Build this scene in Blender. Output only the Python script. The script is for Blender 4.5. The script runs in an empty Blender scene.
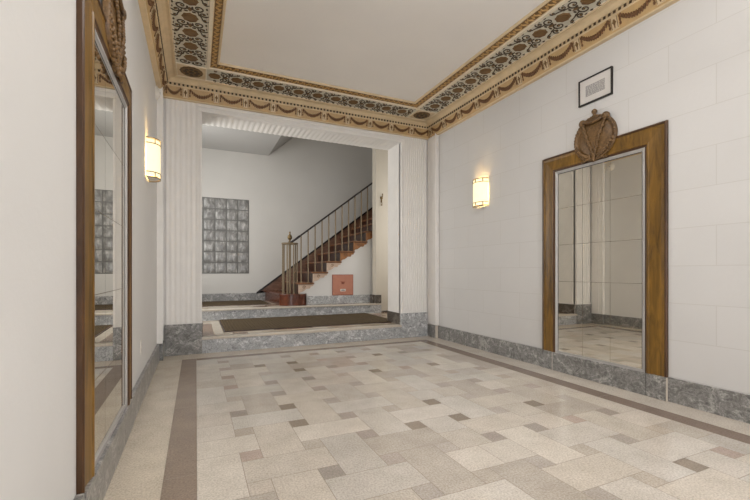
import bpy, math, random
from mathutils import Vector, Matrix
R = random.Random(7)
SC = bpy.context.scene
COL = SC.collection
PI = math.pi

# ------------------------------------------------------------------ dimensions
XL, XR = -0.44, 3.66          # side wall planes
YB = 5.81                     # wall with the wide opening
YF = -2.6                     # entrance wall behind the camera
ZC = 3.62                     # lobby ceiling
OX0, OX1, OZ = 0.073, 3.094, 3.237   # opening
YJ = 6.29                     # back of the opening's jambs
Z1, Z2 = 0.215, 0.415         # the two raised levels
YS2 = 7.72                    # second riser
YW = 9.70                     # far wall of the stair hall
YP = 8.00                     # wall under the stairs
ZT = 5.0                      # stair hall ceiling

def lin(c):
    return tuple(((v/255.0)/12.92 if v/255.0 <= .04045 else ((v/255.0+.055)/1.055)**2.4) for v in c) + (1.0,)

# ------------------------------------------------------------------ materials
class NT:
    def __init__(s, name):
        s.m = bpy.data.materials.new(name); s.m.use_nodes = True
        s.t = s.m.node_tree; s.n = s.t.nodes; s.l = s.t.links
        s.b = s.n['Principled BSDF']
        s.tc = s.n.new('ShaderNodeTexCoord').outputs['Object']
    def new(s, k, **kw):
        n = s.n.new(k)
        for a, v in kw.items():
            if hasattr(n, a): setattr(n, a, v)
        return n
    def mapping(s, scale=(1,1,1), loc=(0,0,0), rot=(0,0,0)):
        m = s.n.new('ShaderNodeMapping')
        m.inputs['Scale'].default_value = scale; m.inputs['Location'].default_value = loc; m.inputs['Rotation'].default_value = rot
        s.l.new(s.tc, m.inputs[0]); return m.outputs[0]
    def noise(s, scale, detail=4, rough=.55, dist=0, vec=None):
        n = s.n.new('ShaderNodeTexNoise')
        n.inputs['Scale'].default_value = scale; n.inputs['Detail'].default_value = detail
        n.inputs['Roughness'].default_value = rough; n.inputs['Distortion'].default_value = dist
        s.l.new(vec if vec is not None else s.tc, n.inputs['Vector']); return n.outputs['Fac']
    def ramp(s, fac, stops):
        r = s.n.new('ShaderNodeValToRGB'); e = r.color_ramp.elements
        while len(e) > 1: e.remove(e[-1])
        e[0].position = stops[0][0]; e[0].color = stops[0][1]
        for p, c in stops[1:]:
            q = e.new(p); q.color = c
        s.l.new(fac, r.inputs[0]); return r.outputs[0]
    def mix(s, a, b, fac, mode='MIX'):
        m = s.n.new('ShaderNodeMixRGB'); m.blend_type = mode
        for i, v in ((0, fac), (1, a), (2, b)):
            if isinstance(v, (int, float)): m.inputs[i].default_value = v
            elif isinstance(v, tuple): m.inputs[i].default_value = v
            else: s.l.new(v, m.inputs[i])
        return m.outputs[0]
    def bump(s, h, strength=.2, dist=.01):
        b = s.n.new('ShaderNodeBump'); b.inputs['Strength'].default_value = strength; b.inputs['Distance'].default_value = dist
        s.l.new(h, b.inputs['Height']); s.l.new(b.outputs[0], s.b.inputs['Normal'])
    def fin(s, col=None, rough=.5, metal=0, spec=.5):
        if col is not None:
            if isinstance(col, tuple): s.b.inputs['Base Color'].default_value = col
            else: s.l.new(col, s.b.inputs['Base Color'])
        s.b.inputs['Roughness'].default_value = rough; s.b.inputs['Metallic'].default_value = metal
        s.b.inputs['Specular IOR Level'].default_value = spec
        return s.m

def plain(name, c, rough=.5, metal=0, var=.12, scale=14, spec=.5, bump=0):
    t = NT(name); a = lin(c); b = tuple(x*(1-var) for x in a[:3]) + (1,)
    n = t.noise(scale, 5, .6)
    if bump: t.bump(n, bump)
    return t.fin(t.ramp(n, [(.3, b), (.7, a)]), rough, metal, spec)

def plaster(name, c, blocks=False):
    t = NT(name); a = lin(c)
    n = t.noise(1.3, 3, .5); col = t.ramp(n, [(.3, tuple(x*.95 for x in a[:3])+(1,)), (.75, a)])
    h = t.noise(26, 5, .6)
    if blocks:
        sp = t.new('ShaderNodeSeparateXYZ'); t.l.new(t.tc, sp.inputs[0])
        cb = t.new('ShaderNodeCombineXYZ'); t.l.new(sp.outputs[1], cb.inputs[0]); t.l.new(sp.outputs[2], cb.inputs[1])
        mp = t.new('ShaderNodeMapping'); t.l.new(cb.outputs[0], mp.inputs[0]); mp.inputs['Location'].default_value = (-1.70+6.8, -.21+3.12, 0)
        br = t.new('ShaderNodeTexBrick'); t.l.new(mp.outputs[0], br.inputs['Vector'])
        br.inputs['Scale'].default_value = 1; br.inputs['Brick Width'].default_value = .68; br.inputs['Row Height'].default_value = .312
        br.inputs['Mortar Size'].default_value = .0035; br.inputs['Mortar Smooth'].default_value = .4
        br.inputs['Color1'].default_value = (1,1,1,1); br.inputs['Color2'].default_value = (.98,.98,.98,1); br.inputs['Mortar'].default_value = (.89,.88,.86,1)
        col = t.mix(col, br.outputs['Color'], 1.0, 'MULTIPLY')
        m = t.new('ShaderNodeMath'); m.operation = 'MULTIPLY_ADD'; t.l.new(br.outputs['Fac'], m.inputs[0]); m.inputs[1].default_value = -.8; t.l.new(h, m.inputs[2])
        h = m.outputs[0]
    t.bump(h, .22, .006)
    return t.fin(col, .62, 0, .35)

def marble(name, dark, mid, light, scale=3.0, rough=.28):
    t = NT(name)
    v = t.mapping((1, 1, 1.25), rot=(.5, .3, .6))
    n1 = t.noise(scale*1.4, 9, .7, 1.6, v); n2 = t.noise(scale*3.1, 8, .68, 2.2, v); n3 = t.noise(scale*14, 4, .7, .5, v)
    c1 = t.ramp(n1, [(.28, lin(dark)), (.44, lin(mid)), (.52, lin(mid)), (.60, lin(light)), (.66, lin(mid)), (.8, lin(dark))])
    c2 = t.ramp(n2, [(.30, (.35,.35,.36,1)), (.46, (.95,.95,.95,1)), (.497, (1.7,1.7,1.7,1)), (.54, (.95,.95,.95,1)), (.7, (.55,.55,.55,1))])
    c3 = t.ramp(n3, [(.3, (.66,.66,.66,1)), (.65, (1.18,1.18,1.18,1))])
    c = t.mix(c1, c2, .8, 'MULTIPLY'); c = t.mix(c, c3, .8, 'MULTIPLY')
    return t.fin(c, rough, 0, .5)

def wood(name, dark, light, scale=(9, 9, 1.2), rough=.35):
    t = NT(name); v = t.mapping(scale)
    n = t.noise(2.2, 7, .65, 1.2, v); n2 = t.noise(1.1, 3, .5)
    c = t.ramp(n, [(.3, lin(dark)), (.7, lin(light))])
    c = t.mix(c, t.ramp(n2, [(.35, (.72,.70,.68,1)), (.65, (1.1,1.1,1.1,1))]), .8, 'MULTIPLY')
    return t.fin(c, rough, 0, .5)

def emissive(name, c, strength):
    t = NT(name); t.fin(lin(c), .6)
    t.b.inputs['Emission Color'].default_value = lin(c); t.b.inputs['Emission Strength'].default_value = strength
    return t.m

def tile_mat(name):
    t = NT(name)
    a = t.new('ShaderNodeAttribute'); a.attribute_name = 'tone'
    n = t.noise(5, 5, .6); n2 = t.noise(95, 3, .7); n3 = t.noise(3.2, 8, .7, 2.5)
    c = t.mix(a.outputs['Color'], t.ramp(n, [(.28, (.83,.82,.80,1)), (.66, (1.06,1.06,1.06,1))]), .75, 'MULTIPLY')
    c = t.mix(c, t.ramp(n2, [(.36, (.70,.69,.67,1)), (.60, (1.06,1.06,1.06,1))]), .85, 'MULTIPLY')
    n4 = t.noise(1.1, 3, .5)
    c = t.mix(c, t.ramp(n3, [(.49, (1,1,1,1)), (.5, (.80,.77,.74,1)), (.51, (1,1,1,1))]), t.ramp(n4, [(.5, (0,0,0,1)), (.6, (.6,.6,.6,1))]), 'MULTIPLY')
    m = t.fin(c, .2, 0, .5)
    return m

def mat_weave(name, c1, c2):
    t = NT(name)
    w = t.new('ShaderNodeTexWave'); w.inputs['Scale'].default_value = 7; w.inputs['Distortion'].default_value = 2.5; w.inputs['Detail'].default_value = 2
    t.l.new(t.tc, w.inputs['Vector'])
    n = t.noise(60, 4, .7)
    c = t.ramp(n, [(.33, lin(c1)), (.68, lin(c2))])
    c = t.mix(c, t.ramp(w.outputs['Fac'], [(.2, (.72,.72,.72,1)), (.8, (1.12,1.12,1.12,1))]), .8, 'MULTIPLY')
    t.bump(n, .7, .01)
    return t.fin(c, .95, 0, .1)

def block_glass(name):
    t = NT(name)
    n = t.noise(16, 4, .6, 1.0); n2 = t.noise(70, 2, .6)
    n = t.noise(9, 4, .6, .6, t.mapping((1.6, 1, .7)))
    c = t.ramp(n, [(.3, lin((104,103,101))), (.5, lin((130,129,127))), (.72, lin((176,175,172)))])
    t.bump(n2, .25, .006)
    m = t.fin(c, .22, 0, .6)
    return m

M = {}
M['wall'] = plaster('wall_plaster', (219, 218, 216))
M['wall_block'] = plaster('wall_scored_plaster', (212, 211, 210), True)
M['ceil'] = plaster('ceiling_plaster', (232, 228, 223))
M['trim'] = plain('white_trim_paint', (236, 234, 231), .45, var=.06, scale=5)
M['hall'] = plaster('stair_hall_plaster', (202, 200, 196))
M['hall_tan'] = plaster('tan_plaster', (206, 199, 186))
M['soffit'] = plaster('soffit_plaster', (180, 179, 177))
M['marble'] = marble('grey_marble', (88, 86, 84), (126, 125, 123), (170, 168, 165))
M['marble_light'] = marble('light_grey_marble', (128, 130, 132), (164, 166, 168), (206, 207, 208), 3.6)
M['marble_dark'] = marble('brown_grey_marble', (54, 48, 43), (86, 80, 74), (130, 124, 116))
M['nosing'] = plain('cream_stone', (210, 201, 188), .3, var=.14, scale=25)
M['wood'] = wood('golden_brown_wood', (80, 57, 16), (146, 108, 42))
M['wood_edge'] = wood('dark_wood_edge', (58, 36, 18), (92, 62, 34))
M['crest'] = wood('carved_brown_wood', (66, 46, 22), (138, 106, 66), (16, 16, 16), .42)
M['silver'] = plain('silver_strip', (186, 184, 182), .42, .25, .08)
M['black'] = plain('black_paint', (26, 22, 20), .4)
M['iron'] = plain('grey_iron', (136, 120, 96), .45, .35, .2, 30)
M['iron_dark'] = plain('dark_handrail', (36, 27, 24), .35, .2)
M['bronze'] = plain('aged_brass', (124, 104, 70), .38, .7, .3, 40)
M['tread'] = wood('tread_wood', (96, 60, 36), (148, 102, 66), (2, 9, 9))
M['string'] = wood('brown_string_wood', (80, 50, 36), (134, 98, 76), (2, 9, 9))
M['riser'] = wood('dark_riser_wood', (36, 18, 12), (74, 40, 26), (2, 9, 9))
M['bullnose'] = wood('red_brown_bullnose', (62, 30, 20), (112, 62, 42), (6, 6, 2), .22)
M['bracket'] = plain('tan_bracket_paint', (208, 184, 164), .5, var=.2)
M['bracket_brown'] = wood('brown_bracket_wood', (134, 84, 40), (176, 124, 76))
M['mat'] = mat_weave('brown_floor_mat_fibre', (44, 38, 30), (122, 106, 84))
M['tile'] = tile_mat('terrazzo_tile')
M['grout'] = plain('tile_joint', (138, 126, 112), .6)
M['gold'] = plain('cream_gold_paint', (214, 192, 156), .5, var=.16, scale=9)
M['gold_pale'] = plain('pale_cream_paint', (226, 214, 192), .5, var=.1, scale=9)
M['ochre'] = plain('ochre_gilding', (190, 150, 92), .42, .1, .3, 30)
M['brown'] = plain('brown_stencil_paint', (120, 90, 50), .55, var=.3, scale=30)
M['swag'] = plain('red_brown_swag_paint', (112, 76, 42), .55, var=.3, scale=40)
M['scroll'] = plain('dark_scroll_paint', (70, 54, 34), .55, var=.3, scale=30)
M['frieze'] = plain('ochre_frieze_paint', (196, 164, 116), .5, var=.2, scale=12)
M['band'] = plain('grey_green_band_paint', (202, 198, 182), .6, var=.15, scale=20)
M['red'] = plain('salmon_red_enamel', (188, 128, 106), .4, var=.12, scale=12)
M['red_line'] = plain('dark_red_edge', (150, 84, 66), .4)
M['plastic'] = plain('white_plastic', (226, 222, 214), .35, var=.04)
M['paper'] = plain('white_paper', (214, 210, 206), .7, var=.03)
M['ink'] = plain('grey_print', (148, 146, 146), .8, var=.2, scale=80)
M['glassblock'] = block_glass('glass_block_rippled')
M['mortar'] = plain('glass_block_mortar', (112, 112, 110), .8)
M['mortar'].name = 'dark_block_joint'
M['chrome'] = plain('nickel_band', (150, 138, 116), .3, .8)
M['shade'] = emissive('sconce_shade_glow', (255, 238, 192), .88)
t = NT('mirror_silvering'); M['mirror'] = t.fin(lin((238, 234, 224)), .012, 1, .5)
t = NT('clear_pane'); t.b.inputs['Transmission Weight'].default_value = 1; M['pane'] = t.fin((.95,.97,.97,1), .02, 0, .5)

# ------------------------------------------------------------------ mesh helpers
class MB:
    def __init__(s): s.v = []; s.f = []; s.mi = []; s.sm = []; s.cur = 0; s.tone = []
    def add(s, vs, fs, smooth=False):
        b = len(s.v); s.v += [tuple(p) for p in vs]
        for f in fs:
            s.f.append(tuple(b+i for i in f)); s.mi.append(s.cur); s.sm.append(smooth)
    def box(s, x0, x1, y0, y1, z0, z1):
        if x0 > x1: x0, x1 = x1, x0
        if y0 > y1: y0, y1 = y1, y0
        if z0 > z1: z0, z1 = z1, z0
        s.add([(x0,y0,z0),(x1,y0,z0),(x1,y1,z0),(x0,y1,z0),(x0,y0,z1),(x1,y0,z1),(x1,y1,z1),(x0,y1,z1)],
              [(0,3,2,1),(4,5,6,7),(0,1,5,4),(1,2,6,5),(2,3,7,6),(3,0,4,7)])
    def prism(s, prof, fn, a, b, smooth=False, cap=True):
        """closed 2-D profile swept from parameter a to b, fn(p, q, t) -> xyz"""
        n = len(prof)
        vs = [fn(p, q, a) for p, q in prof] + [fn(p, q, b) for p, q in prof]
        fs = [(i, (i+1) % n, n+(i+1) % n, n+i) for i in range(n)]
        s.add(vs, fs, smooth)
        if cap: s.add(vs, [tuple(range(n))[::-1], tuple(range(n, 2*n))])
    def tube(s, pts, r, seg=8, smooth=True, closed=False):
        pts = [Vector(p) for p in pts]; n = len(pts); vs = []; up = None
        for i, p in enumerate(pts):
            if closed: d = pts[(i+1) % n]-pts[i-1]
            else: d = pts[min(i+1, n-1)]-pts[max(i-1, 0)]
            d.normalize()
            if up is None: up = Vector((0,0,1)) if abs(d.z) < .9 else Vector((1,0,0))
            sx = d.cross(up).normalized(); up = sx.cross(d).normalized()
            rr = r[i] if isinstance(r, (list, tuple)) else r
            for k in range(seg):
                a = 2*PI*(k+.5)/seg; vs.append(p+sx*math.cos(a)*rr+up*math.sin(a)*rr)
        fs = []
        for i in range(n if closed else n-1):
            j = (i+1) % n
            for k in range(seg): fs.append((i*seg+k, i*seg+(k+1) % seg, j*seg+(k+1) % seg, j*seg+k))
        s.add(vs, fs, smooth)
        if not closed: s.add(vs, [tuple(range(seg))[::-1], tuple(range((n-1)*seg, n*seg))])
    def lathe(s, prof, o=(0,0,0), axis='Z', seg=24, arc=2*PI, a0=0, smooth=True):
        n = len(prof); full = abs(arc-2*PI) < 1e-6; m = seg if full else seg+1; vs = []
        for k in range(m):
            a = a0+arc*k/seg
            for r, h in prof:
                c, d = r*math.cos(a), r*math.sin(a)
                p = {'Z': (c, d, h), 'X': (h, c, d), 'Y': (c, h, d)}[axis]
                vs.append((p[0]+o[0], p[1]+o[1], p[2]+o[2]))
        fs = []
        for k in range(m if full else m-1):
            k2 = (k+1) % m
            for i in range(n-1): fs.append((k*n+i, k2*n+i, k2*n+i+1, k*n+i+1))
        s.add(vs, fs, smooth)
    def ball(s, c, r, seg=10, rings=7):
        if not isinstance(r, tuple): r = (r, r, r)
        vs = [(c[0]+r[0]*math.sin(PI*i/rings)*math.cos(2*PI*k/seg), c[1]+r[1]*math.sin(PI*i/rings)*math.sin(2*PI*k/seg), c[2]+r[2]*math.cos(PI*i/rings)) for i in range(rings+1) for k in range(seg)]
        s.add(vs, [(i*seg+k, (i+1)*seg+k, (i+1)*seg+(k+1) % seg, i*seg+(k+1) % seg) for i in range(rings) for k in range(seg)], True)
    def ribbon(s, pts, w, h, fn, closed=False):
        """raised strip following 2-D points on a surface fn(s, t, h)"""
        n = len(pts); vs = []
        for i, p in enumerate(pts):
            a = pts[(i-1) % n] if (closed or i > 0) else p; b = pts[(i+1) % n] if (closed or i < n-1) else p
            dx, dy = b[0]-a[0], b[1]-a[1]; L = math.hypot(dx, dy) or 1; nx, ny = -dy/L, dx/L
            ww = (w[i] if isinstance(w, (list, tuple)) else w)/2
            vs += [fn(p[0]+nx*ww, p[1]+ny*ww, 0), fn(p[0]+nx*ww*.6, p[1]+ny*ww*.6, h), fn(p[0]-nx*ww*.6, p[1]-ny*ww*.6, h), fn(p[0]-nx*ww, p[1]-ny*ww, 0)]
        fs = []
        for i in range(n if closed else n-1):
            j = (i+1) % n
            fs += [(4*i+k, 4*j+k, 4*j+k+1, 4*i+k+1) for k in range(3)]
        s.add(vs, fs)
    def blob(s, c, ru, rv, h, fn, seg=12, notch=0, nn=8):
        """domed oval on a surface"""
        vs = []; prof = ((1, 0), (.93, .7), (.6, 1), (.0, 1.05))
        for q, hh in prof:
            for k in range(seg):
                a = 2*PI*k/seg; rad = q*(1+notch*math.cos(nn*a))
                vs.append(fn(c[0]+ru*rad*math.cos(a), c[1]+rv*rad*math.sin(a), h*hh))
        s.add(vs, [(i*seg+k, i*seg+(k+1) % seg, (i+1)*seg+(k+1) % seg, (i+1)*seg+k) for i in range(3) for k in range(seg)])
    def build(s, name, mats, parent=None, origin=None, bevel=0, seg=2, flip=False):
        me = bpy.data.meshes.new(name)
        off = Vector(origin) if origin else Vector((0,0,0))
        me.from_pydata([tuple(Vector(p)-off) for p in s.v], [], s.f)
        if not isinstance(mats, (list, tuple)): mats = [mats]
        for m in mats: me.materials.append(M[m] if isinstance(m, str) else m)
        for p, i, sm in zip(me.polygons, s.mi, s.sm): p.material_index = i; p.use_smooth = sm
        import bmesh
        bm = bmesh.new(); bm.from_mesh(me)
        if not s.tone: 
            bmesh.ops.remove_doubles(bm, verts=bm.verts, dist=1e-5)
            bmesh.ops.recalc_face_normals(bm, faces=bm.faces)
        bm.to_mesh(me); bm.free()
        if s.tone:
            ca = me.color_attributes.new('tone', 'FLOAT_COLOR', 'CORNER'); i = 0
            for p, tn in zip(me.polygons, s.tone):
                for _ in p.loop_indices: ca.data[i].color = tn; i += 1
        me.update()
        o = bpy.data.objects.new(name, me); COL.objects.link(o)
        if parent: o.parent = parent
        if origin: o.location = off
        if bevel:
            b = o.modifiers.new('bevel', 'BEVEL'); b.width = bevel; b.segments = seg; b.limit_method = 'ANGLE'; b.angle_limit = math.radians(40)
        return o

def tag(o, label=None, cat=None, group=None, kind=None):
    if label: o['label'] = label
    if cat: o['category'] = cat
    if group: o['group'] = group
    if kind: o['kind'] = kind
    return o
def thing(name, loc, label, cat, rz=0, group=None):
    o = bpy.data.objects.new(name, None); COL.objects.link(o); o.location = loc; o.rotation_euler = (0,0,rz)
    o.empty_display_size = .1
    return tag(o, label, cat, group)
def struct(o): o['kind'] = 'structure'; return o
def kids(o): return [c for c in bpy.data.objects if c.parent == o]
def copy_tree(o, parent=None):
    c = o.copy(); COL.objects.link(c); c.parent = parent
    for ch in kids(o): copy_tree(ch, c)
    return c
def base(name, loc):      # empty for a piece of the setting with children
    o = bpy.data.objects.new(name, None); COL.objects.link(o); o.location = loc; return struct(o)

# ------------------------------------------------------------------ floor of the lobby
def cl(c, v=0): return tuple(max(0, x*(1+v)) for x in lin(c)[:3]) + (1,)
LIGHT = [(214,206,196), (211,203,192), (217,210,200), (210,205,198), (207,199,188), (213,207,199), (204,198,190), (216,209,200)]
DARKT = [(150,138,124), (160,148,134), (176,168,160), (186,176,168), (180,170,162), (192,184,176), (198,190,182), (188,172,162)]
PALE = [(198,188,176), (202,193,182)]
fl = MB()
def quad(x0, x1, y0, y1, col, z=0.0, g=.0016):
    if x1-x0 < .012 or y1-y0 < .012: return
    fl.add([(x0+g,y0+g,z),(x1-g,y0+g,z),(x1-g,y1-g,z),(x0+g,y1-g,z)], [(0,1,2,3)])
    fl.tone.append(col)
FX0, FX1, FY0, FY1 = .004, 3.21, -2.4, 5.365
def clipq(x0, x1, y0, y1, col):
    x0, x1, y0, y1 = max(x0, FX0), min(x1, FX1), max(y0, FY0), min(y1, FY1)
    if x1 > x0 and y1 > y0: quad(x0, x1, y0, y1, col)
PX, PY = .377, .383
SX, SY = .061, .064
for i in range(-2, 9):
    for j in range(-13, 10):
        cx, cy = .49+PX*i, 2.27+PY*j
        bx, by = PX/2-SX, PY/2-SY
        if (i+j) % 2 == 0: bx = PX/2+SX
        else: by = PY/2+SY
        v = R.uniform(-.05, .03)
        c = cl(R.choice(LIGHT), v)
        if R.random() < .10: c = cl((194,186,176), v)
        q = R.random()
        if q < .16:
            c2 = cl(R.choice(LIGHT), v-.03)
            if (i+j) % 2 == 0: clipq(cx-bx, cx, cy-by, cy+by, c); clipq(cx, cx+bx, cy-by, cy+by, c2)
            else: clipq(cx-bx, cx+bx, cy-by, cy, c); clipq(cx-bx, cx+bx, cy, cy+by, c2)
        else: clipq(cx-bx, cx+bx, cy-by, cy+by, c)
        nx, ny = cx+PX/2, cy+PY/2
        c = cl(R.choice(DARKT if R.random() < .72 else PALE), R.uniform(-.1, .08))
        clipq(nx-SX, nx+SX, ny-SY, ny+SY, c)
# dark border strips and the pale outer border
DK = (146,130,116)
BX0, BX1, BY1 = -.158, 3.375, 5.48
y = FY0
while y < BY1-.01:
    y2 = min(y+1.19, BY1)
    quad(BX0, FX0, y, y2, cl(DK, R.uniform(-.05,.05))); quad(FX1, BX1, y, y2, cl((142,126,116), R.uniform(-.05,.05)))
    y = y2
x = FX0
while x < FX1-.01:
    x2 = min(x+1.1, FX1); quad(x, x2, FY1, BY1, cl((142,124,108), R.uniform(-.05,.05))); x = x2
y = FY0
while y < 5.8:
    y2 = min(y+1.5, 5.8)
    quad(XL+.02, BX0, y, y2, cl((212,202,186), R.uniform(-.03,.03)), g=.0008); quad(BX1, XR-.02, y, y2, cl((208,200,190), R.uniform(-.03,.03)), g=.0008)
    y = y2
x = BX0
while x < BX1-.01:
    x2 = min(x+.9, BX1); quad(x, x2, BY1, 5.8, cl((210,198,182), R.uniform(-.03,.03)), g=.0008); x = x2
quad(XL+.02, XR-.02, YF, FY0, cl((150,132,114)))
fo = fl.build('floor', 'tile'); struct(fo)
g = MB(); g.box(XL-.1, XR+.1, YF-.1, 5.86, -.12, -.0012); struct(g.build('floor_joint_bed', 'grout')); bpy.data.objects['floor_joint_bed'].parent = fo
fo.children[0].pop('kind', None)

# ------------------------------------------------------------------ walls
b = MB(); b.box(XL-.15, XL, YF, 5.81, -.1, 3.7); struct(b.build('wall_left', 'wall'))
b = MB(); b.box(XR, XR+.15, YF, 5.81, -.1, 3.7); struct(b.build('wall_right', 'wall_block'))
b = MB(); b.box(XL, XR, YF, 5.82, ZC, ZC+.08); struct(b.build('ceiling', 'ceil'))
# entrance wall with a wide glazed opening (daylight side, behind the camera)
b = MB()
b.box(XL-.15, .25, YF-.2, YF, -.1, 3.7); b.box(2.95, XR+.15, YF-.2, YF, -.1, 3.7); b.box(.25, 2.95, YF-.2, YF, 3.0, 3.7)
struct(b.build('wall_front', 'wall'))
b = MB()
for x in (.25, 1.12, 2.02, 2.89): b.box(x, x+.06, YF-.13, YF-.07, 0, 3.0)
b.box(.25, 2.95, YF-.13, YF-.07, 2.94, 3.0); b.box(.25, 2.95, YF-.13, YF-.07, 2.2, 2.26); b.box(.25, 2.95, YF-.13, YF-.07, 0, .2)
w = b.build('window_2', 'bronze', bevel=.004); struct(w)

# flutes: profile along one axis, shallow concave grooves
def flute_prof(a0, a1, pitch=.05, depth=.006, back=.03):
    n = max(1, round((a1-a0)/pitch)); p = (a1-a0)/n; pr = [(a0, -back), (a0, 0)]
    for i in range(n):
        s = a0+i*p
        pr.append((s+p*.14, 0))
        for k in range(1, 6):
            q = k/6; pr.append((s+p*(.14+.72*q), -depth*math.sin(PI*q)))
        pr.append((s+p*.86, 0))
    pr += [(a1, 0), (a1, -back)]
    return pr
PBX0, PBX1 = XL-.5, 4.95
b = MB()
b.box(PBX0, OX0, 5.83, YJ, 0, ZT); b.box(OX1, XR+.0, 5.83, YJ, 0, ZT); b.box(XR, PBX1, 5.83, YJ, 0, ZT); b.box(OX0, OX1, 5.83, YJ, OZ+.02, ZT)
wb = b.build('wall_back', 'trim'); struct(wb)
FZ = .405     # top of the marble plinth
TW = .052     # plain moulding round the opening
# fluted faces of the two piers
for a0, a1, pt in ((XL+.085, OX0-TW, .062), (OX1+TW, XR-.075, .040)):
    b = MB(); b.prism(flute_prof(a0, a1, pt), lambda p, q, z: (p, 5.806-q, z), FZ, 3.36); b.build('fluted_panel', 'trim', wb)
# reeded jambs and soffit
for x, sg in ((OX0, 1), (OX1, -1)):
    b = MB(); b.prism(flute_prof(5.86, YJ, .048), lambda p, q, z: (x+sg*(q+.001), p, z), (Z1+.19), OZ); b.build('fluted_jamb', 'trim', wb)
b = MB(); b.prism(flute_prof(OX0+.01, OX1-.01, .075, .005), lambda p, q, y: (p, y, OZ+.001-q), 5.86, YJ); b.build('fluted_soffit', 'trim', wb)
# stepped architrave
b = MB()
for x0, x1, y0 in ((0, TW*.62, 5.788), (TW*.62, TW, 5.796)):
    b.box(OX0-x1, OX0-x0, y0, 5.87, FZ, OZ+x0); b.box(OX1+x0, OX1+x1, y0, 5.87, FZ, OZ+x0)
for z0, z1, y0 in ((0, .030, 5.776), (.030, .062, 5.790), (.062, .095, 5.778), (.095, .15, 5.800)):
    b.box(OX0-TW*(1 if z0 else .62), OX1+TW*(1 if z0 else .62), y0, 5.87, OZ+z0, OZ+z1)
b.build('architrave', 'trim', wb, bevel=.004)
# corner strips on the side walls
for x, sg, nm in ((XL, 1, 'trim_1'), (XR, -1, 'trim_2')):
    b = MB(); b.prism(flute_prof(5.555, 5.80, .045), lambda p, q, z: (x+sg*(q+.055), p, z), .21, 3.38)
    b.box(x, x+sg*.066, 5.53, 5.553, .21, 3.38); b.box(x, x+sg*.028, 5.553, 5.80, .21, 3.38)
    struct(b.build(nm, 'trim', bevel=.003))

# ------------------------------------------------------------------ marble bases
b = MB()
b.box(XL, XL+.03, YF, 1.944, 0, .205); b.box(XL, XL+.03, 3.279, 5.528, 0, .205); b.box(XL, XL+.07, 5.53, 5.80, 0, .205)
b.box(XL, XL+.034, 1.945, 3.278, 0, .2)
struct(b.build('baseboard_left', 'marble', bevel=.004))
b = MB()
for y0, y1 in ((-2.6, -.3), (-.3, 1.1), (1.1, 2.035), (3.374, 4.6), (4.6, 5.528)): b.box(XR-.022, XR, y0+.001, y1-.001, 0, .205)
for y0, y1 in ((2.040, 2.205), (2.209, 3.213), (3.217, 3.370), (5.533, 5.80)): b.box(XR-(.066 if y0 > 5 else .036), XR, y0, y1, 0, .2)
bb = b.build('baseboard_right', 'marble', bevel=.003); struct(bb)
b = MB()
b.box(XR-.068, XR-.001, 5.526, 5.536, .002, .204)
for y in (2.036, 3.215): b.box(XR-.0365, XR-.001, y-.0035, y+.0035, .002, .199)
b.build('pale_joint', 'nosing', bb)
# plinths of the piers
bk = base('baseboard_back', (0, 5.79, 0))
for x0, x1 in ((XL+.07, OX0+.0), (OX1, XR-.066)):
    b = MB(); b.box(x0, x1, 5.780, 5.84, 0, FZ); o = b.build('marble_plinth', 'marble' if x0 < 1 else 'marble_light', bk, bevel=.004); o.location = (0, -5.79, 0)
for x, sg in ((OX0, 1), (OX1, -1)):
    b = MB(); b.box(x-sg*.02, x+sg*.010, 5.84, YJ+.01, Z1-.03, Z1+.19); o = b.build('jamb_plinth', 'marble_dark', bk, bevel=.003); o.location = (0, -5.79, 0)

# ------------------------------------------------------------------ cornice
Zb = 3.585
PROF = [(.0, 3.350), (.048, 3.350), (.054, 3.362), (.060, 3.370), (.098, 3.490), (.102, 3.496), (.108, 3.500), (.108, 3.532), (.120, 3.535),
        (.128, 3.548), (.150, 3.572), (.180, 3.582), (.198, 3.580), (.204, 3.572), (.214, 3.572), (.218, 3.586), (.555, 3.586), (.558, 3.576), (.588, 3.574), (.592, 3.586),
        (.600, 3.590), (.672, 3.606), (.678, 3.598), (.694, 3.598), (.700, 3.612), (.700, 3.64), (0, 3.64)]
def side_fn(side):
    if side == 'back': return lambda a, z, t, s=None: (t, 5.82-a, z)
    if side == 'left': return lambda a, z, t, s=None: (XL+a, t, z)
    if side == 'right': return lambda a, z, t, s=None: (XR-a, t, z)
    return lambda a, z, t, s=None: (t, YF+a, z)
def ends(side, a):
    if side in ('back', 'front'): return XL+a, XR-a
    return YF+a, 5.82-a
TRIM = {}
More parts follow.
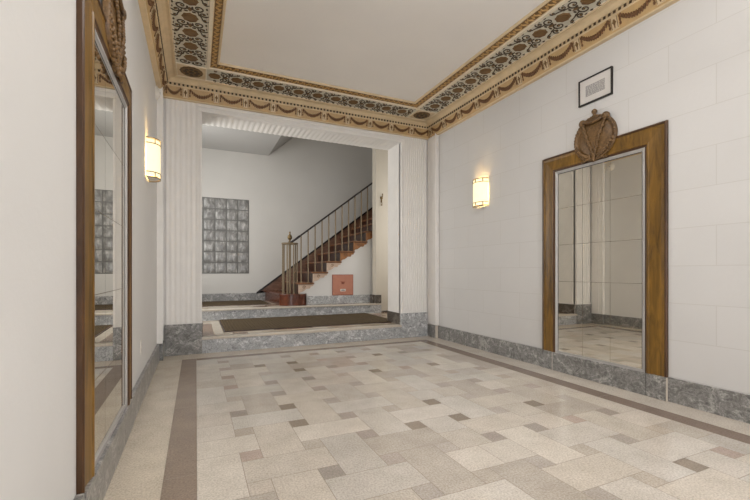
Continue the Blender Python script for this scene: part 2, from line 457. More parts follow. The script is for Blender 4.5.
for k, side in enumerate(('left', 'back', 'right', 'front')):
    fn = side_fn(side); b = MB(); n = len(PROF)
    A = [fn(a, z, ends(side, a)[0]) for a, z in PROF]; B = [fn(a, z, ends(side, a)[1]) for a, z in PROF]
    for i in range(n):
        j = (i+1) % n
        a_, z_ = PROF[i]; a2, z2 = PROF[j]
        m = 0
        if i in (2, 3): m = 4
        if i in (16, 17, 18): m = 2
        if i == 15: m = 1
        if i in (20,): m = 3
        b.cur = m
        b.add([A[i], B[i], B[j], A[j]], [(0, 1, 2, 3)])
    o = b.build('trim_%d' % (k+3), ['gold', 'band', 'gold_pale', 'brown', 'frieze']); struct(o); TRIM[side] = o
    if side == 'front': continue
    s0 = ends(side, .1)[0]; s1 = ends(side, .1)[1]
    lo = .6 if side != 'back' else s0
    # dentils
    d = MB(); s = lo+.03
    d.cur = 0
    while s < s1-.02:
        for (a0, a1, z0, z1) in ((.104, .115, 3.505, 3.529),):
            p = [fn(a, z, t) for t in (s, s+.022) for a, z in ((a0, z0), (a1, z0), (a1, z1), (a0, z1))]
            d.add(p, [(0,1,2,3), (4,7,6,5), (0,4,5,1), (1,5,6,2), (2,6,7,3)])
        s += .050
    d.build('dentil_course', 'scroll', o)
    # surfaces for the relief
    def frieze(s, t, h, fn=fn): return fn(.060+.038*t+h*.95, 3.370+.120*t-h*.30, s)
    def band(s, t, h, fn=fn): return fn(.219+t*1.165, 3.586-h, s)
    def goldb(s, t, h, fn=fn): return fn(.600+.072*t, 3.590+.016*t-h, s)
    if side == 'back': ph, sp, mph, msp = 1.003, .376, 1.026, .270
    elif side == 'right': ph, sp, mph, msp = 2.859, .400, 2.775, .285
    else: ph, sp, mph, msp = 2.859, .400, 4.277-.0, .270
    # frieze blocks and swags
    e0, e1 = ends(side, .06)
    blocks = []
    q = ph-sp*12
    while q < e1-.05:
        if q > max(lo, e0+.05): blocks.append(q)
        q += sp
    for q in blocks:
        pb = MB()
        for (u0, u1, t0, t1, h) in ((-.034, .034, .04, .97, .008),):
            c = [frieze(q+u, t, hh) for hh in (0, h) for u, t in ((u0, t0), (u1, t0), (u1, t1), (u0, t1))]
            pb.cur = 0; pb.add(c, [(4,5,6,7), (0,1,5,4), (1,2,6,5), (2,3,7,6), (3,0,4,7)])
        pb.cur = 1
        fr2 = lambda s, t, h: frieze(s, t, h+.008)
        pb.ribbon([(q-.029,.1),(q+.029,.1),(q+.029,.92),(q-.029,.92)], .006, .002, lambda s, t, h: frieze(s, t, h+.008), True)
        pb.blob((q, .55), .016, .22, .006, fr2, 10, .25, 4)
        pb.blob((q, .25), .006, .12, .005, fr2, 6)
        pb.build('frieze_block', ['gold', 'brown'], o)
    gaps = [(blocks[i], blocks[i+1]) for i in range(len(blocks)-1)]
    if side == 'back': gaps = [(e0-.02, blocks[0])]+gaps+[(blocks[-1], e1+.02)]
    else: gaps = gaps+[(blocks[-1], e1+.02)]
    for g0, g1 in gaps:
        if g1-g0 < .14: continue
        sw = MB(); m = (g0+g1)/2; hw = (g1-g0)/2-.062
        if hw <= .03: continue
        pts = []; ws = []
        for i in range(13):
            u = -1+2*i/12; pts.append((m+hw*u, .34+.46*u*u)); ws.append(.016+.012*(1-u*u))
        # ribbon width in s only: draw as beads of leaves
        vs = []
        for (ps, pt), w_ in zip(pts, ws):
            sw.blob((ps, pt), hw/11, .12+w_*3.2, .012, frieze, 7, .12, 3)
        for sg in (-1, 1):
            x_ = m+sg*(hw+.006)
            sw.blob((x_, .80), .014, .12, .010, frieze, 8)
            sw.blob((x_+sg*.004, .56), .008, .16, .008, frieze, 6); sw.blob((x_+sg*.004, .30), .010, .13, .008, frieze, 6)
        sw.build('swag', 'swag', o)
    # painted band: medallions between scrolls
    W = .288
    e0, e1 = ends(side, .219); e0m = (e0+.345) if side == 'back' else lo; e1m = e1-.345
    meds = []; q = mph-msp*20
    while q < e1m-.06:
        if q > e0m+.06: meds.append(q)
        q += msp
    sc = MB()
    c = W/2
    lim0, lim1 = e0m+.01, e1m-.01
    def inside(pts): return all(lim0 <= p[0] <= lim1 for p in pts)
    def spiral(cx, cy, r, a0, turns, dirn, w=.016):
        pts = []; ws = []
        N = 16
        for i in range(N+1):
            f = i/N; rr = r*(1-.80*f); a = a0+dirn*turns*2*PI*f
            pts.append((cx+rr*math.cos(a), cy+rr*math.sin(a))); ws.append(w*(1-.45*f))
        if inside(pts): sc.cur = 1; sc.ribbon(pts, ws, .006, band)
        if inside(pts): sc.cur = 0; sc.blob((cx, cy), .010, .010, .007, band, 7)
    for q in meds+[meds[-1]+msp]:
        h = q-msp/2
        for sg in (-1, 1):
            spiral(h-.035, c+sg*.062, .054, PI/2*(-sg), 1.25, sg)
            spiral(h+.042, c+sg*.105, .037, PI/2*sg, 1.15, -sg, .014)
            spiral(q, c+sg*.118, .026, PI/2*sg, 1.0, -sg, .012)
            arc = [(q+msp/2*u*1.0-.0, c+sg*(.076+.02*math.cos(u*PI))) for u in [i/8-1 for i in range(9)]]
            if inside(arc): sc.cur = 1; sc.ribbon(arc, .012, .005, band)
            for du, dt, ru, rv in ((-.03, .02, .016, .009), (.035, .03, .010, .018), (-.055, .128, .016, .010), (.06, .070, .014, .010), (.010, .132, .016, .007)):
                if lim0 < h+du-ru and h+du+ru < lim1: sc.cur = 1; sc.blob((h+du, c+sg*dt), ru, rv, .006, band, 7)
        if lim0 < h-.03 and h+.03 < lim1: sc.cur = 0; sc.blob((h, c), .030, .016, .007, band, 8, .2, 4)
    sc.build('scroll_relief', ['brown', 'scroll'], o)
    for q in meds:
        mm = MB(); mm.blob((q, c), .072, .064, .009, band, 16, .06, 8)
        mm.cur = 1; mm.ribbon([(q+.050*math.cos(2*PI*i/16), c+.044*math.sin(2*PI*i/16)) for i in range(16)], .006, .003, lambda s, t, h: band(s, t, h+.009), True)
        mm.build('medallion', ['brown', 'swag'], o)
    # fillets along the band
    fb = MB()
    fb.ribbon([(e0m, .006), (e1m, .006)], .008, .005, band); fb.ribbon([(e0m, W-.008), (e1m, W-.008)], .008, .005, band)
    fb.build('band_fillet', 'gold_pale', o)
    # gilded inner leaf course
    lf = MB(); g0, g1 = ends(side, .60); s = max(lo, g0+.02); i = 0
    while s < g1-.02:
        lf.cur = 0
        lf.ribbon([(s-.022, .10), (s-.004, .36), (s+.018, .62), (s+.008, .92)], [.014, .030, .026, .008], .007, goldb)
        lf.blob((s+.042, .5), .012, .34, .006, goldb, 6)
        s += .084; i += 1
    lf.build('gilded_leaf_course', 'ochre', o)

# square corner panels with oval rosettes
for side, cx, sgx in (('left', XL, 1), ('right', XR, -1)):
    b = MB(); b.cur = 0
    def cp(s, t, h, cx=cx, sgx=sgx): return (cx+sgx*(.219+s*1.165), 5.82-.219-t*1.165, 3.5855-h)
    vs = [cp(u, v, .003) for u, v in ((-.0, -.0), (.288, 0), (.288, .288), (0, .288))]
    b.add(vs, [(0,1,2,3)])
    b.cur = 1; b.ribbon([(.288, 0), (.288, .292), (0, .292)], .016, .010, cp); b.ribbon([(.006, .28), (.006, .006), (.28, .006)], .008, .006, cp)
    b.cur = 2
    b.blob((.146, .146), .118, .118, .010, cp, 28, .03, 14)
    b.cur = 3
    cq = lambda s, t, h: cp(s, t, h+.010)
    for k in range(8):
        a = 2*PI*k/8; b.blob((.146+.062*math.cos(a), .146+.062*math.sin(a)), .022, .022, .005, cq, 8)
    b.blob((.146, .146), .026, .026, .007, cq, 10)
    b.ribbon([(.146+.104*math.cos(2*PI*i/28), .146+.104*math.sin(2*PI*i/28)) for i in range(28)], .006, .004, lambda s, t, h: cp(s, t, h+.006), True)
    b.build('corner_rosette_panel', ['gold', 'gold_pale', 'brown', 'scroll'], TRIM[side])

# ------------------------------------------------------------------ raised levels
def step(name, x0, x1, y0, y1, zlo, z, label, mats='marble_light', ytile=None):
    t = thing(name, ((x0+x1)/2, y0, zlo), label, 'step')
    o = (-(x0+x1)/2, -y0, -zlo)
    b = MB(); b.box(x0, x1, y0+.02, y0+.06, zlo, z-.03); r = b.build('riser', mats, t); r.location = o
    b = MB(); b.box(x0, x1, y0, y0+.12, z-.032, z-.001); r = b.build('nosing', 'nosing', t, bevel=.006); r.location = o
    return t
s1 = step('marble_step', OX0+.001, OX1-.001, 5.772, YJ, 0, Z1, 'lower grey marble step with a pale nosing, rising from the lobby floor')
s2 = step('marble_step', PBX0+.1, XR-.02, YS2-.02, YW, Z1, Z2, 'upper grey marble step with a pale nosing, directly behind the larger brown mat')
# landing tiles
fl = MB(); 
def landing(x0, x1, y0, y1, z, size, hole=None):
    nx = max(1, round((x1-x0)/size)); ny = max(1, round((y1-y0)/size))
    for i in range(nx):
        for j in range(ny):
            c = cl(R.choice([(196,184,166), (186,172,152), (150,120,98), (202,192,176)]), R.uniform(-.06, .04))
            quad(x0+(x1-x0)*i/nx, x0+(x1-x0)*(i+1)/nx, y0+(y1-y0)*j/ny, y0+(y1-y0)*(j+1)/ny, c, z)
landing(OX0+.01, OX1-.01, 5.89, YJ, Z1, .2); landing(PBX0+.1, 4.9, YJ, YS2, Z1, .24); quad(.085, .235, 6.0, 7.15, cl((146,118,98)), Z1+.0006); quad(.235, .36, 5.9, 7.6, cl((204,194,178)), Z1+.0006); landing(PBX0+.1, XR-.02, YS2+.10, YW, Z2, .26)
fo2 = fl.build('floor_landing', 'tile'); struct(fo2)
b = MB(); b.box(OX0-.02, OX1+.02, 5.84, YJ, -.05, Z1-.004); b.box(PBX0+.1, 4.9, YJ, YS2+.05, -.05, Z1-.004); b.box(PBX0+.1, 4.9, YS2+.045, YW, -.05, Z2-.004)
o = b.build('landing_core', 'grout', fo2)

def floor_mat(x0, x1, y0, y1, z, label):
    t = thing('floor_mat', ((x0+x1)/2, (y0+y1)/2, z), label, 'mat', group=None)
    w, d = (x1-x0)/2, (y1-y0)/2
    b = MB(); n = 60
    b.box(-w+.02, w-.02, -d+.02, d-.02, .001, .010)
    nn = int(2*w/.055)
    for i in range(nn):
        xx = -w+.03+(2*w-.06)*(i+.5)/nn; b.box(xx-.021, xx+.021, -d+.02, d-.02, .010, .0135)
    b.build('woven_pile', 'mat', t)
    b = MB(); b.box(-w, w, -d, -d+.02, .001, .009); b.box(-w, w, d-.02, d, .001, .009); b.box(-w, -w+.02, -d+.02, d-.02, .001, .009); b.box(w-.02, w, -d+.02, d-.02, .001, .009)
    b.build('mat_edging', 'riser', t)
    return t
floor_mat(.37, 3.27, 6.16, 7.70, Z1, 'large brown ribbed floor mat lying on the lower landing between the two marble steps')
floor_mat(-.55, 1.42, 8.42, 9.62, Z2, 'smaller brown floor mat on the upper landing, left of the staircase')

# ------------------------------------------------------------------ stair hall shell
b = MB(); b.box(PBX0, PBX1+.1, YW, YW+.15, 0, ZT+.1); struct(b.build('wall_stairwell', 'hall'))
b = MB(); b.box(PBX0, PBX0+.1, YJ, YW, 0, ZT+.1); struct(b.build('wall_stair_left', 'hall'))
b = MB(); b.box(PBX1, PBX1+.1, YJ, YW, 0, ZT+.1); struct(b.build('wall_stair_right', 'hall'))
# partition the stairs pass behind
b = MB(); b.box(3.52, PBX1, 7.75, 7.93, 0, ZT); struct(b.build('wall_partition', 'hall_tan', bevel=.004))
# ceiling of the stair hall with the landing soffit and the sloping underside of the upper flight
b = MB(); b.box(PBX0, PBX1, YJ, YW, ZT, ZT+.1)
struct(b.build('ceiling_stair_hall', 'hall'))
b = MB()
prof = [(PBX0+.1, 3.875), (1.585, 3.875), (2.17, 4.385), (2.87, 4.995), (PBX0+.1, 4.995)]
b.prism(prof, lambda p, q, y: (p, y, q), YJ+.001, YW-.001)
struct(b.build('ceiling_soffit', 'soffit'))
# marble base in the stair hall
b = MB(); b.box(PBX0+.1, 1.30, YW-.025, YW, Z2, Z2+.18)
b.add([(1.30, YW-.03, Z2), (1.50, YW-.03, Z2), (1.50, YW-.03, Z2+.20), (1.40, YW-.03, Z2+.24), (1.30, YW-.03, Z2+.18)], [(0,1,2,3,4)])
struct(b.build('baseboard_stairwell', 'marble', bevel=.003))
b = MB(); b.box(2.095, 3.48, YP-.03, YP, Z2, Z2+.175); o = b.build('baseboard_spandrel', 'marble_light', bevel=.003); struct(o)
b = MB(); b.box(3.48, 3.518, 7.80, 7.96, Z2, Z2+.18); b.box(3.50, 3.63, 7.70, 7.749, Z2, Z2+.18); b.build('shaded_return', 'marble_dark', o)  # darker marble puts the shade on the slab's end into its colour
b = MB(); b.box(3.642, 4.9, 7.73, 7.749, Z1, Z1+.035); b.build('floor_fillet', 'marble_dark', o)

# glass block window
wn = base('window_1', (.55, YW, 1.06))
b = MB(); X0, X1, A0, A1 = -.10, 1.135, 1.05, 2.775
b.box(X0, X1, YW-.004, YW+.02, A0, A1); o = b.build('joint_grid', 'mortar', wn); o.location = (-.55, -YW, -1.06)
b = MB()
nc, nr = 5, 7
for i in range(nc):
    for j in range(nr):
        x0 = X0+.012+(X1-X0-.012)*i/nc; x1 = X0+(X1-X0-.012)*(i+1)/nc; z0 = A0+.012+(A1-A0-.012)*j/nr; z1 = A0+(A1-A0-.012)*(j+1)/nr
        g_ = .006; K = 5; vs = []
        for a in range(K+1):
            for c_ in range(K+1):
                u, v = a/K, c_/K
                eg = min(min(u, 1-u), min(v, 1-v)); hgt = .012+(.014 if eg > .05 else 0)+.006*R.uniform(-1, 1)*(eg > .05)
                vs.append((x0+g_+(x1-x0-2*g_)*u, YW-hgt, z0+g_+(z1-z0-2*g_)*v))
        b.add(vs, [(a*(K+1)+c_, (a+1)*(K+1)+c_, (a+1)*(K+1)+c_+1, a*(K+1)+c_+1) for a in range(K) for c_ in range(K)], True)
        b.box(x0+g_, x1-g_, YW-.0119, YW-.003, z0+g_, z1-g_)
o = b.build('glass_blocks', 'glassblock', wn); o.location = (-.55, -YW, -1.06)

# ------------------------------------------------------------------ staircase
RUN, RISE = .2995, .2235
XR0 = 1.905                                  # first riser above the bullnose
ZB = .645                                    # bullnose top
NST = 10
st = thing('staircase', (1.7, YP+.8, Z2), 'wooden staircase with dark risers and tan scroll brackets, climbing to the right', 'staircase')
so = (-1.7, -(YP+.8), -Z2)
def sb(b, name, m, par=None, bevel=0):
    o = b.build(name, m, par or st, bevel=bevel)
    if not par: o.location = so
    return o
# bullnose step with rounded end towards the front
def bull(off, y_back):
    cx0, cx1, yf = 1.53-off, 2.07+off, 7.87-off; r = .22+off
    pts = [(1.50-off, y_back), (1.53-off, 8.15)]
    pts += [(cx0+r+r*math.cos(a), 8.09+r*math.sin(a)) for a in [PI+PI/2*i/8 for i in range(9)]]
    pts += [(cx1-r+r*math.cos(a), 8.09+r*math.sin(a)) for a in [1.5*PI+PI/2*i/8 for i in range(9)]]
    pts += [(2.07+off, 8.2), (2.07+off, y_back)]
    return pts
b = MB(); b.prism(bull(0, 9.66), lambda p, q, z: (p, q, z), Z2, ZB-.035); sb(b, 'bullnose_riser', 'bullnose')
b = MB(); b.prism(bull(.018, 9.66), lambda p, q, z: (p, q, z), ZB-.035, ZB); sb(b, 'bullnose_tread', 'bullnose', bevel=.008)
for k in range(NST):
    x = XR0+RUN*k; z = ZB+RISE*(k+1); y1 = 9.665
    y0 = YP if x < 3.4 else YP+.0
    b = MB(); b.box(x, x+.02, y0+.02, y1, z-RISE, z-.036); sb(b, 'riser', 'riser')
    b = MB(); b.box(x-.03, x+RUN+.02, y0-.045, y1, z-.036, z); sb(b, 'tread', 'tread', bevel=.01)
    if x < 3.7:
        # scroll bracket, cut like a wave
        zt = z-.037; pr = [(x+.0, zt), (x+.0, z-RISE+.004)]
        ctrl = [(.03, -.150), (.09, -.135), (.13, -.110), (.155, -.085), (.19, -.080), (.225, -.082), (.245, -.060), (.25, -.040), (.275, -.038), (.30, -.030), (.305, -.012), (.305, 0)]
        pr += [(x+.02, z-RISE+.004)]+[(x+u, zt+v*1.05) for u, v in ctrl]
        b = MB(); b.prism(pr, lambda p, q, y: (p, y, q), YP-.022, YP+.03); sb(b, 'scroll_bracket', 'bracket' if k < 3 else 'bracket_brown', bevel=.004)
        b = MB(); pts = [(x+.11+.035*(1-f*.7)*math.cos(f*8), YP-.024, zt-.055+.035*(1-f*.7)*math.sin(f*8)) for f in [i/18 for i in range(19)]]
        b.tube(pts, .005, 5); sb(b, 'scroll_carving', 'tread')
# sloping dark skirting along the far wall
def zl(x): return .583+(x-1.33)*.741
b = MB(); xe = 4.9
pr = [(1.33, .583), (xe, zl(xe)), (xe, zl(xe)-.62), (1.9, .66), (1.50, .60)]
b.prism(pr, lambda p, q, y: (p, y, q), YW-.030, YW-.002); sb(b, 'wall_string', 'string')
b = MB(); pr = [(1.30, .565), (xe, zl(xe)), (xe, zl(xe)+.045), (1.30, .61)]
b.prism(pr, lambda p, q, y: (p, y, q), YW-.05, YW-.002); sb(b, 'wall_string_cap', 'iron_dark')
# wall under the stairs
b = MB(); pr = [(1.98, 0.0), (4.9, 0.0), (4.9, ZB+RISE*9.9)]
pts = [(1.98, 0.2), (4.9, .2)]
top = []
for k in range(NST-1, -1, -1):
    x = XR0+RUN*k; z = ZB+RISE*(k+1)-.037
    top += [(x+RUN-.001, z), (x+.022, z)]
top = [p for p in top if p[0] > 1.92]
pr = [(2.075, Z2+.001), (4.9, Z2+.001), (4.9, top[0][1])]+top+[(1.927, ZB+.001), (2.075, ZB+.001)]
b.prism(pr, lambda p, q, y: (p, y, q), YP, YP+.1); sb(b, 'spandrel_panel', 'wall')

# railing
rl = thing('stair_railing', (1.74, 8.06, ZB), 'dark handrail on slim grey iron balusters along the wooden staircase', 'railing')
ro = (-1.74, -8.06, -ZB)
def rb(b, name, m, bevel=0): o = b.build(name, m, rl, bevel=bevel); o.location = ro; return o
YR = 8.06
def zr(x): return 1.845+.762*(x-1.976)
b = MB(); 
b.prism([(-.03, -.016), (.03, -.016), (.03, .012), (.016, .024), (-.016, .024), (-.03, .012)], lambda p, q, x: (x, YR+p, zr(x)+q), 1.95, 4.3)
b.tube([(1.95, YR, zr(1.95)+.004), (1.88, 8.09, zr(1.88)), (1.80, 8.17, zr(1.80)), (1.76, 8.22, zr(1.76)+.01)], .024, 8)
rb(b, 'handrail', 'iron_dark')
BAL = (301.8, 308.8, 315.8, 322.8, 329.5, 336, 342.7, 349.4, 355.6, 362, 368.2)
TH = .4245
for i in range(14):
    x = 1.972+.1488*i
    k = int((x-(XR0-.03))/RUN)
    zz = ZB+RISE*(k+1)
    b = MB(); b.box(x-.0115, x+.0115, YR-.0115, YR+.0115, zz, zr(x)-.008)
    b.box(x-.018, x+.018, YR-.018, YR+.018, zz, zz+.02)
    rb(b, 'baluster', 'iron', .002)
# newel cage on the bullnose
cx, cy = 1.775, 8.22
ring = [(cx+.155*math.cos(2*PI*i/24), cy+.155*math.sin(2*PI*i/24), 1.675) for i in range(24)]
b = MB(); b.tube(ring, .017, 8, True, True)
for a in (0.3, PI/2+.3): b.box(cx-.15, cx+.15, cy-.010, cy+.010, 1.667, 1.683) if a < 1 else b.box(cx-.010, cx+.010, cy-.15, cy+.15, 1.667, 1.683)
rb(b, 'cage_ring', 'iron')
for i in range(7):
    a = PI+.12+2*PI*i/7*.98; px, py = cx+.152*math.cos(a), cy+.152*math.sin(a)
    b = MB(); b.box(px-.0115, px+.0115, py-.0115, py+.0115, ZB, 1.672); b.box(px-.018, px+.018, py-.018, py+.018, ZB, ZB+.02); rb(b, 'cage_bar', 'iron', .002)
b = MB(); b.box(cx-.022, cx+.022, cy-.022, cy+.022, ZB, 1.70)
rb(b, 'newel_post', 'iron', .003)
b = MB(); b.lathe([(.0, 1.695), (.03, 1.70), (.034, 1.715), (.018, 1.73), (.016, 1.745), (.045, 1.78), (.050, 1.815), (.036, 1.835), (.040, 1.845), (.02, 1.86), (.012, 1.89), (.018, 1.91), (.010, 1.925), (0, 1.93)], (cx, cy, 0), seg=16)
rb(b, 'urn_finial', 'bronze')

# fire hose cabinet
fc = thing('hose_cabinet', (2.857, YP, .59), 'salmon red square metal cabinet door set in the white wall under the stairs', 'cabinet')
b = MB(); b.box(-.237, .237, -.014, 0, .0, .444); b.build('frame', 'red_line', fc, bevel=.003)
b = MB(); b.box(-.225, .225, -.022, -.013, .012, .432); d = b.build('door', 'red', fc, bevel=.004)
b = MB(); b.box(-.060, .060, -.026, -.021, .085, .135); b.build('label_plate', 'paper', d, bevel=.002)
b = MB(); b.box(-.045, .045, -.0275, -.0255, .10, .108); b.box(-.03, .03, -.0275, -.0255, .114, .120); b.build('label_print', 'black', d)
b = MB(); b.lathe([(.0, -.034), (.016, -.034), (.022, -.028), (.024, -.022)], (0, 0, .275), 'Y', 14)
b.tube([(-.045, -.026, .31), (-.03, -.028, .262), (0, -.030, .243), (.03, -.028, .262), (.045, -.026, .31)], .006, 6)
b.build('latch', 'red_line', d)

# brass hook on the tan wall
hk = thing('wall_hook', (3.655, 7.75, 2.62), 'small dark brass hook fixed high on the narrow tan wall beside the right jamb', 'hook')
b = MB(); b.lathe([(.0, -.016), (.026, -.014), (.034, 0)], (0, 0, .07), 'Y', 14); b.box(-.014, .014, -.012, 0, -.03, .10); b.build('back_plate', 'bronze', hk, bevel=.002)
b = MB(); b.tube([(0, -.008, .08), (0, -.05, .085), (0, -.07, .115), (0, -.06, .135)], .010, 8); b.ball((0, -.06, .14), .015)
b.build('hook_prong', 'bronze', hk); b = MB()
b.tube([(0, -.008, 0), (0, -.03, -.03), (0, -.035, -.06), (0, -.02, -.08)], .008, 8); b.ball((0, -.02, -.085), .017); b.build('hook_prong', 'bronze', hk)

# ------------------------------------------------------------------ wall mirrors (local: x out of the wall, y along it, z up)
def mirror():
    t = thing('wall_mirror', (XR, 2.69, .2), '', 'mirror')
    HW, HT = .664, 2.185
    FW, SW_ = .180, .034
    prof = [(0, 0), (0, .020), (.006, .026), (.014, .026), (.018, .020), (.040, .017), (.085, .021), (.118, .026), (.124, .031), (.134, .031), (.140, .025), (.150, .022), (.150, 0)]
    prof = [(d*1.2, h) for d, h in prof]
    # (distance inwards from the outer edge, height above the wall)
    def frame_mesh(prof, cuts, w_in=0, bottom=False):
        b = MB(); n = len(prof)
        pts = []
        for ci in range(4):
            ring = []
            for d, h in prof:
                dd = d+w_in
                if ci == 0: p = (h, -HW+dd, (0 if not bottom else dd*.0))
                if ci == 1: p = (h, -HW+dd, HT-dd)
                if ci == 2: p = (h, HW-dd, HT-dd)
                if ci == 3: p = (h, HW-dd, 0)
                ring.append(p)
            pts.append(ring)
        for ci in range(3):
            vs = pts[ci]+pts[ci+1]
            for i in range(n):
                b.cur = cuts(i)
                b.add(vs, [(i, (i+1) % n, n+(i+1) % n, n+i)])
        b.add(pts[0], [tuple(range(n))]); b.add(pts[3], [tuple(range(n))[::-1]])
        return b
    f = frame_mesh(prof, lambda i: 1 if i in (0, 1, 2, 3, 9, 10) else 0).build('frame', ['wood', 'wood_edge'], t)
    sp = [(0, 0), (0, .018), (.006, .022), (.020, .019), (.026, .013), (.034, .016), (.044, .011), (.052, .009), (.052, 0)]
    sp = [(d*.654, h) for d, h in sp]
    s_ = frame_mesh(sp, lambda i: 1 if i in (0, 6) else 0, FW); s_.cur = 0; s_.box(0, .016, -HW+FW, HW-FW, 0, .022)
    s_.build('silver_inner_frame', ['silver', 'black'], t)
    b = MB(); y0, y1, z0, z1 = -HW+FW+SW_, HW-FW-SW_, .022, HT-FW-SW_
    b.box(.001, .004, y0, y1, z0, z1)
    bk_ = b.build('backing', 'iron', t)
    # silvered panels, three across and five up, with bevelled edges
    b = MB(); ys = [y0, y0+(y1-y0)/3, y0+2*(y1-y0)/3, y1]; zs = [z0, .39, .79, 1.19, 1.59, z1]
    for i in range(3):
        for j in range(5):
            g_, e = .0014, .003
            a0, a1, c0, c1 = ys[i]+g_, ys[i+1]-g_, zs[j]+g_, zs[j+1]-g_
            b.box(.0041, .0080, a0, a1, c0, c1)
    b.build('mirror_glass', 'mirror', t)
    # carved crest: domed medallion with crossed garlands and a finial
    cz = 2.232; r = .228
    b = MB()
    b.lathe([(0, .050), (r*.45, .046), (r*.78, .032), (r*.85, .026), (r*.90, .044), (r*.98, .042), (r, .032), (r, .010)], (0, 0, cz), 'X', 40)
    c = b.build('crest', 'crest', t)
    b = MB()
    for k in range(44):
        a = 2*PI*k/44; b.ball((.042, r*.945*math.cos(a), cz+r*.945*math.sin(a)), (.008, .012, .012), 6, 4)
    b.build('beaded_rim', 'crest', c)
    for sg in (-1, 1):
        b = MB()
        for k in range(17):
            f = k/16; yy = sg*(.125-.115*f); zz = cz+.175-.34*f
            rr = .017+.006*math.sin(k*2.1)
            b.ball((.058-.014*abs(1-2*f), yy, zz), (.012, rr*1.15, .016), 7, 5)
        b.build('garland', 'crest', c)
        b = MB(); b.lathe([(0, .066), (.020, .063), (.034, .054), (.038, .04), (.034, .02)], (0, sg*.125, cz+.182), 'X', 16); b.build('shoulder_knob', 'crest', c)
        b = MB()
        for k in range(9):
            f = k/8; b.ball((.044+.006*math.sin(f*PI), sg*(.05+.15*f), cz-.175+.13*f*f), (.014, .020-.008*f, .018), 7, 5)
        b.tube([(.040, sg*(.02+.03*i), cz-.205+.012*math.sin(i*1.4)) for i in range(5)], .010, 6)
        b.build('leaf_swag', 'crest', c)
    b = MB()
    for k in range(3): b.ball((.044, 0, cz-.180-.022*k), (.014, .026-.006*k, .018), 8, 5)
    b.build('pendant', 'crest', c)
    b = MB(); b.lathe([(.0, .0), (.028, .0), (.018, .012), (.013, .020), (.018, .030), (.027, .044), (.027, .058), (.018, .068), (.008, .076), (0, .078)], (.030, 0, cz+r-.012), seg=16)
    b.build('finial', 'crest', c)
    b = MB(); b.tube([(.054, -.10, cz+.175), (.058, 0, cz+.150), (.054, .10, cz+.175)], .012, 8); b.build('ribbon_band', 'crest', c)
    return t
m1 = mirror(); m1.rotation_euler = (0, 0, PI); m1.location = (XR-.001, 2.704, .2)
m2 = copy_tree(m1); m2.rotation_euler = (0, 0, 0); m2.location = (XL+.001, 2.61, .2)
tag(m1, 'tall golden brown framed mirror with carved crest, below the framed notice on the right wall', 'mirror', 'tall carved wall mirrors')
tag(m2, 'tall brown framed mirror with carved crest on the left wall, seen almost edge on', 'mirror', 'tall carved wall mirrors')

# ------------------------------------------------------------------ sconces
def sconce():
    t = thing('wall_sconce', (XR, 4.46, 2.0), '', 'wall lamp')
    W, D, H_ = .13, .115, .385
    def arc(w, d, n=16): return [(d*math.cos(-PI/2+PI*i/n)**.8 if 0 < i < n else 0, w*math.sin(-PI/2+PI*i/n)) for i in range(n+1)]
    b = MB(); b.box(0, .012, -.055, .055, .04, H_-.04); b.build('back_plate', 'plastic', t)
    b = MB(); A = arc(W-.004, D-.004); vs = [(x+.006, y, z) for z in (.018, H_-.018) for x, y in A]; n = len(A)
    b.add(vs, [(i, i+1, n+i+1, n+i) for i in range(n-1)], True); b.build('lamp_shade', 'shade', t)
    for z0, z1 in ((0.0, .011), (.050, .058), (H_-.058, H_-.050), (H_-.011, H_)):
        b = MB(); A = arc(W+.003, D+.003); B = arc(W-.006, D-.006)
        vs = [(x+.004, y, z) for z in (z0, z1) for x, y in A]+[(x+.004, y, z) for z in (z0, z1) for x, y in B]; n = len(A)
        fs = []
        for i in range(n-1):
            fs += [(i, i+1, n+i+1, n+i), (2*n+i, 3*n+i, 3*n+i+1, 2*n+i+1), (n+i, n+i+1, 3*n+i+1, 3*n+i), (i, 2*n+i, 2*n+i+1, i+1)]
        b.add(vs, fs); b.build('metal_band', 'chrome', t)
    for z0 in (.011, H_-.050):
        for a in (-.95, 0, .95):
            b = MB(); x, y = D*max(0, math.cos(a))**.8, W*math.sin(a); b.box(x-.002+.004, x+.008, y-.008, y+.008, z0, z0+.040); b.build('band_stud', 'chrome', t)
    b = MB(); A = arc(W-.008, D-.008, 12); vs = [(x+.004, y, .008) for x, y in A]; b.add(vs, [tuple(range(len(A)))]); b.build('diffuser', 'plastic', t)
    return t
s1 = sconce(); s1.rotation_euler = (0,0,PI); s1.location = (XR-.001, 4.44, 2.005)
s2 = copy_tree(s1); s2.rotation_euler = (0,0,0); s2.location = (XL+.001, 4.47, 2.005)
tag(s1, 'lit cream half-round wall sconce with thin metal bands on the right wall', 'wall lamp', 'lit half-round sconces')
tag(s2, 'lit cream half-round wall sconce on the left wall beyond the tall mirror', 'wall lamp', 'lit half-round sconces')

# framed notice
fn_ = thing('framed_notice', (XR, 2.712, 2.943), 'thin black framed landscape notice with grey print hung above the right mirror', 'picture', PI)
hw, hh = .182, .134
b = MB(); e = .012
b.box(0, .022, -hw, hw, hh-e, hh); b.box(0, .022, -hw, hw, -hh, -hh+e); b.box(0, .022, -hw, -hw+e, -hh+e, hh-e); b.box(0, .022, hw-e, hw, -hh+e, hh-e)
b.build('frame', 'black', fn_, bevel=.002)
b = MB(); b.box(0.001, .010, -hw+e, hw-e, -hh+e, hh-e); b.build('paper', 'paper', fn_)
b = MB()
for k in range(13):
    z = .052-.0086*k; y = -.105
    while y < .100:
        L = R.uniform(.012, .034); L = min(L, .105-y); b.box(.0101, .0108, y, y+L, z-.0030, z+.0030); y += L+.005
b.build('print', 'ink', fn_)

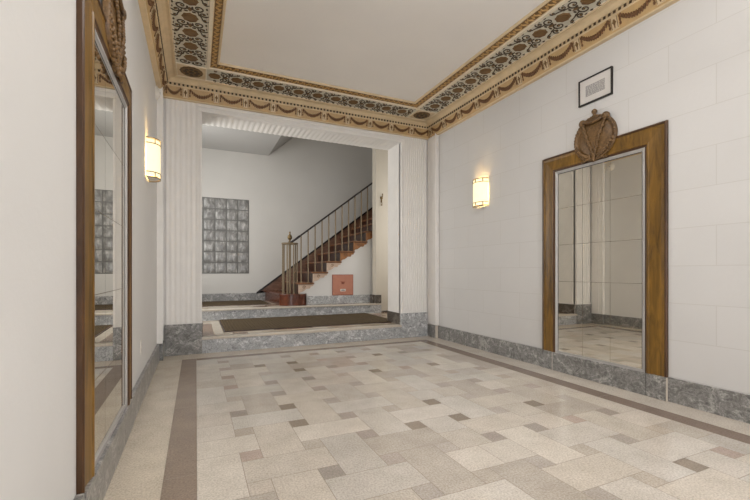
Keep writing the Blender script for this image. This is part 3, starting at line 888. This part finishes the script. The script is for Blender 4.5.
# smoke detector near the far left corner, outlet
sd = thing('smoke_detector', (XL, 5.40, 3.24), 'small round white detector on the left wall just below the cornice', 'detector')
b = MB(); b.lathe([(0, .045), (.035, .043), (.055, .036), (.062, .024), (.075, .020), (.082, .0)], (0, 0, 0), 'X', 28); b.build('housing', 'plastic', sd)
b = MB(); b.lathe([(0, .050), (.014, .049), (.017, .043)], (0, 0, 0), 'X', 16); b.build('sensor_cap', 'silver', sd)
ot = thing('wall_outlet', (XL, 3.98, .44), 'white wall outlet plate low on the left wall above the marble base', 'outlet')
b = MB(); b.box(0, .006, -.036, .036, -.06, .06); b.build('cover_plate', 'plastic', ot, bevel=.003)
for z in (-.024, .024):
    b = MB(); b.box(.006, .009, -.016, .016, z-.014, z+.014); b.build('socket', 'paper', ot, bevel=.002)

# ------------------------------------------------------------------ light
def area(name, loc, rot, sx, sy, power, col=(1,1,1), spread=None):
    l = bpy.data.lights.new(name, 'AREA'); l.shape = 'RECTANGLE'; l.size = sx; l.size_y = sy; l.energy = power; l.color = col
    if spread: l.spread = spread
    o = bpy.data.objects.new(name, l); COL.objects.link(o); o.location = loc; o.rotation_euler = rot; return o
area('daylight_entrance', (1.6, YF-.25, 1.6), (PI/2, 0, 0), 2.7, 2.8, 95, (.97, .98, 1))
area('lobby_fill_down', (1.6, 2.3, 3.52), (0, 0, 0), .8, .8, 28, (1, .98, .96))  # added fill from above, out of view, without any lamp fixture
area('lobby_fill_up', (1.6, .2, 2.75), (PI, 0, 0), 1.4, 1.4, 84, (1, .98, .96))  # added fill aimed upwards to brighten the ceiling; no lamp hangs here
area('corridor_light', (4.80, 7.0, 2.2), (0, PI/2, 0), 2.2, 1.2, 26, (1, .97, .92))
area('hall_fill_left', (PBX0+.15, 7.6, 2.2), (0, -PI/2, 0), 2.2, 2.0, 76, (1, .985, .95))  # unseen fill added to light the stair hall and landing soffit
for x, y, sg in ((XR-.055, 4.44, 1), (XL+.055, 4.47, 1)):
    l = bpy.data.lights.new('sconce_bulb', 'POINT'); l.energy = 3.2; l.color = (1, .78, .45); l.shadow_soft_size = .02
    o = bpy.data.objects.new('sconce_bulb', l); COL.objects.link(o); o.location = (x, y, 2.2)

w = bpy.data.worlds.new('World'); SC.world = w; w.use_nodes = True
bgn = w.node_tree.nodes['Background']; bgn.inputs[0].default_value = (.86, .9, 1, 1); bgn.inputs[1].default_value = 1.0

# ------------------------------------------------------------------ camera
cam = bpy.data.cameras.new('camera'); co = bpy.data.objects.new('camera', cam); COL.objects.link(co)
co.location = (0, 0, 1.1); co.rotation_euler = (PI/2, 0, -.4245)
cam.sensor_width = 36; cam.lens = 396/750*36; cam.shift_y = (271.4-250)/750; cam.clip_start = .02
SC.camera = co
SC.view_settings.view_transform = 'Standard'; SC.view_settings.look = 'None'; SC.view_settings.gamma = 1; SC.view_settings.exposure = 0
SC.view_settings.use_curve_mapping = False
SC.cycles.max_bounces = 10; SC.cycles.diffuse_bounces = 6; SC.cycles.glossy_bounces = 6
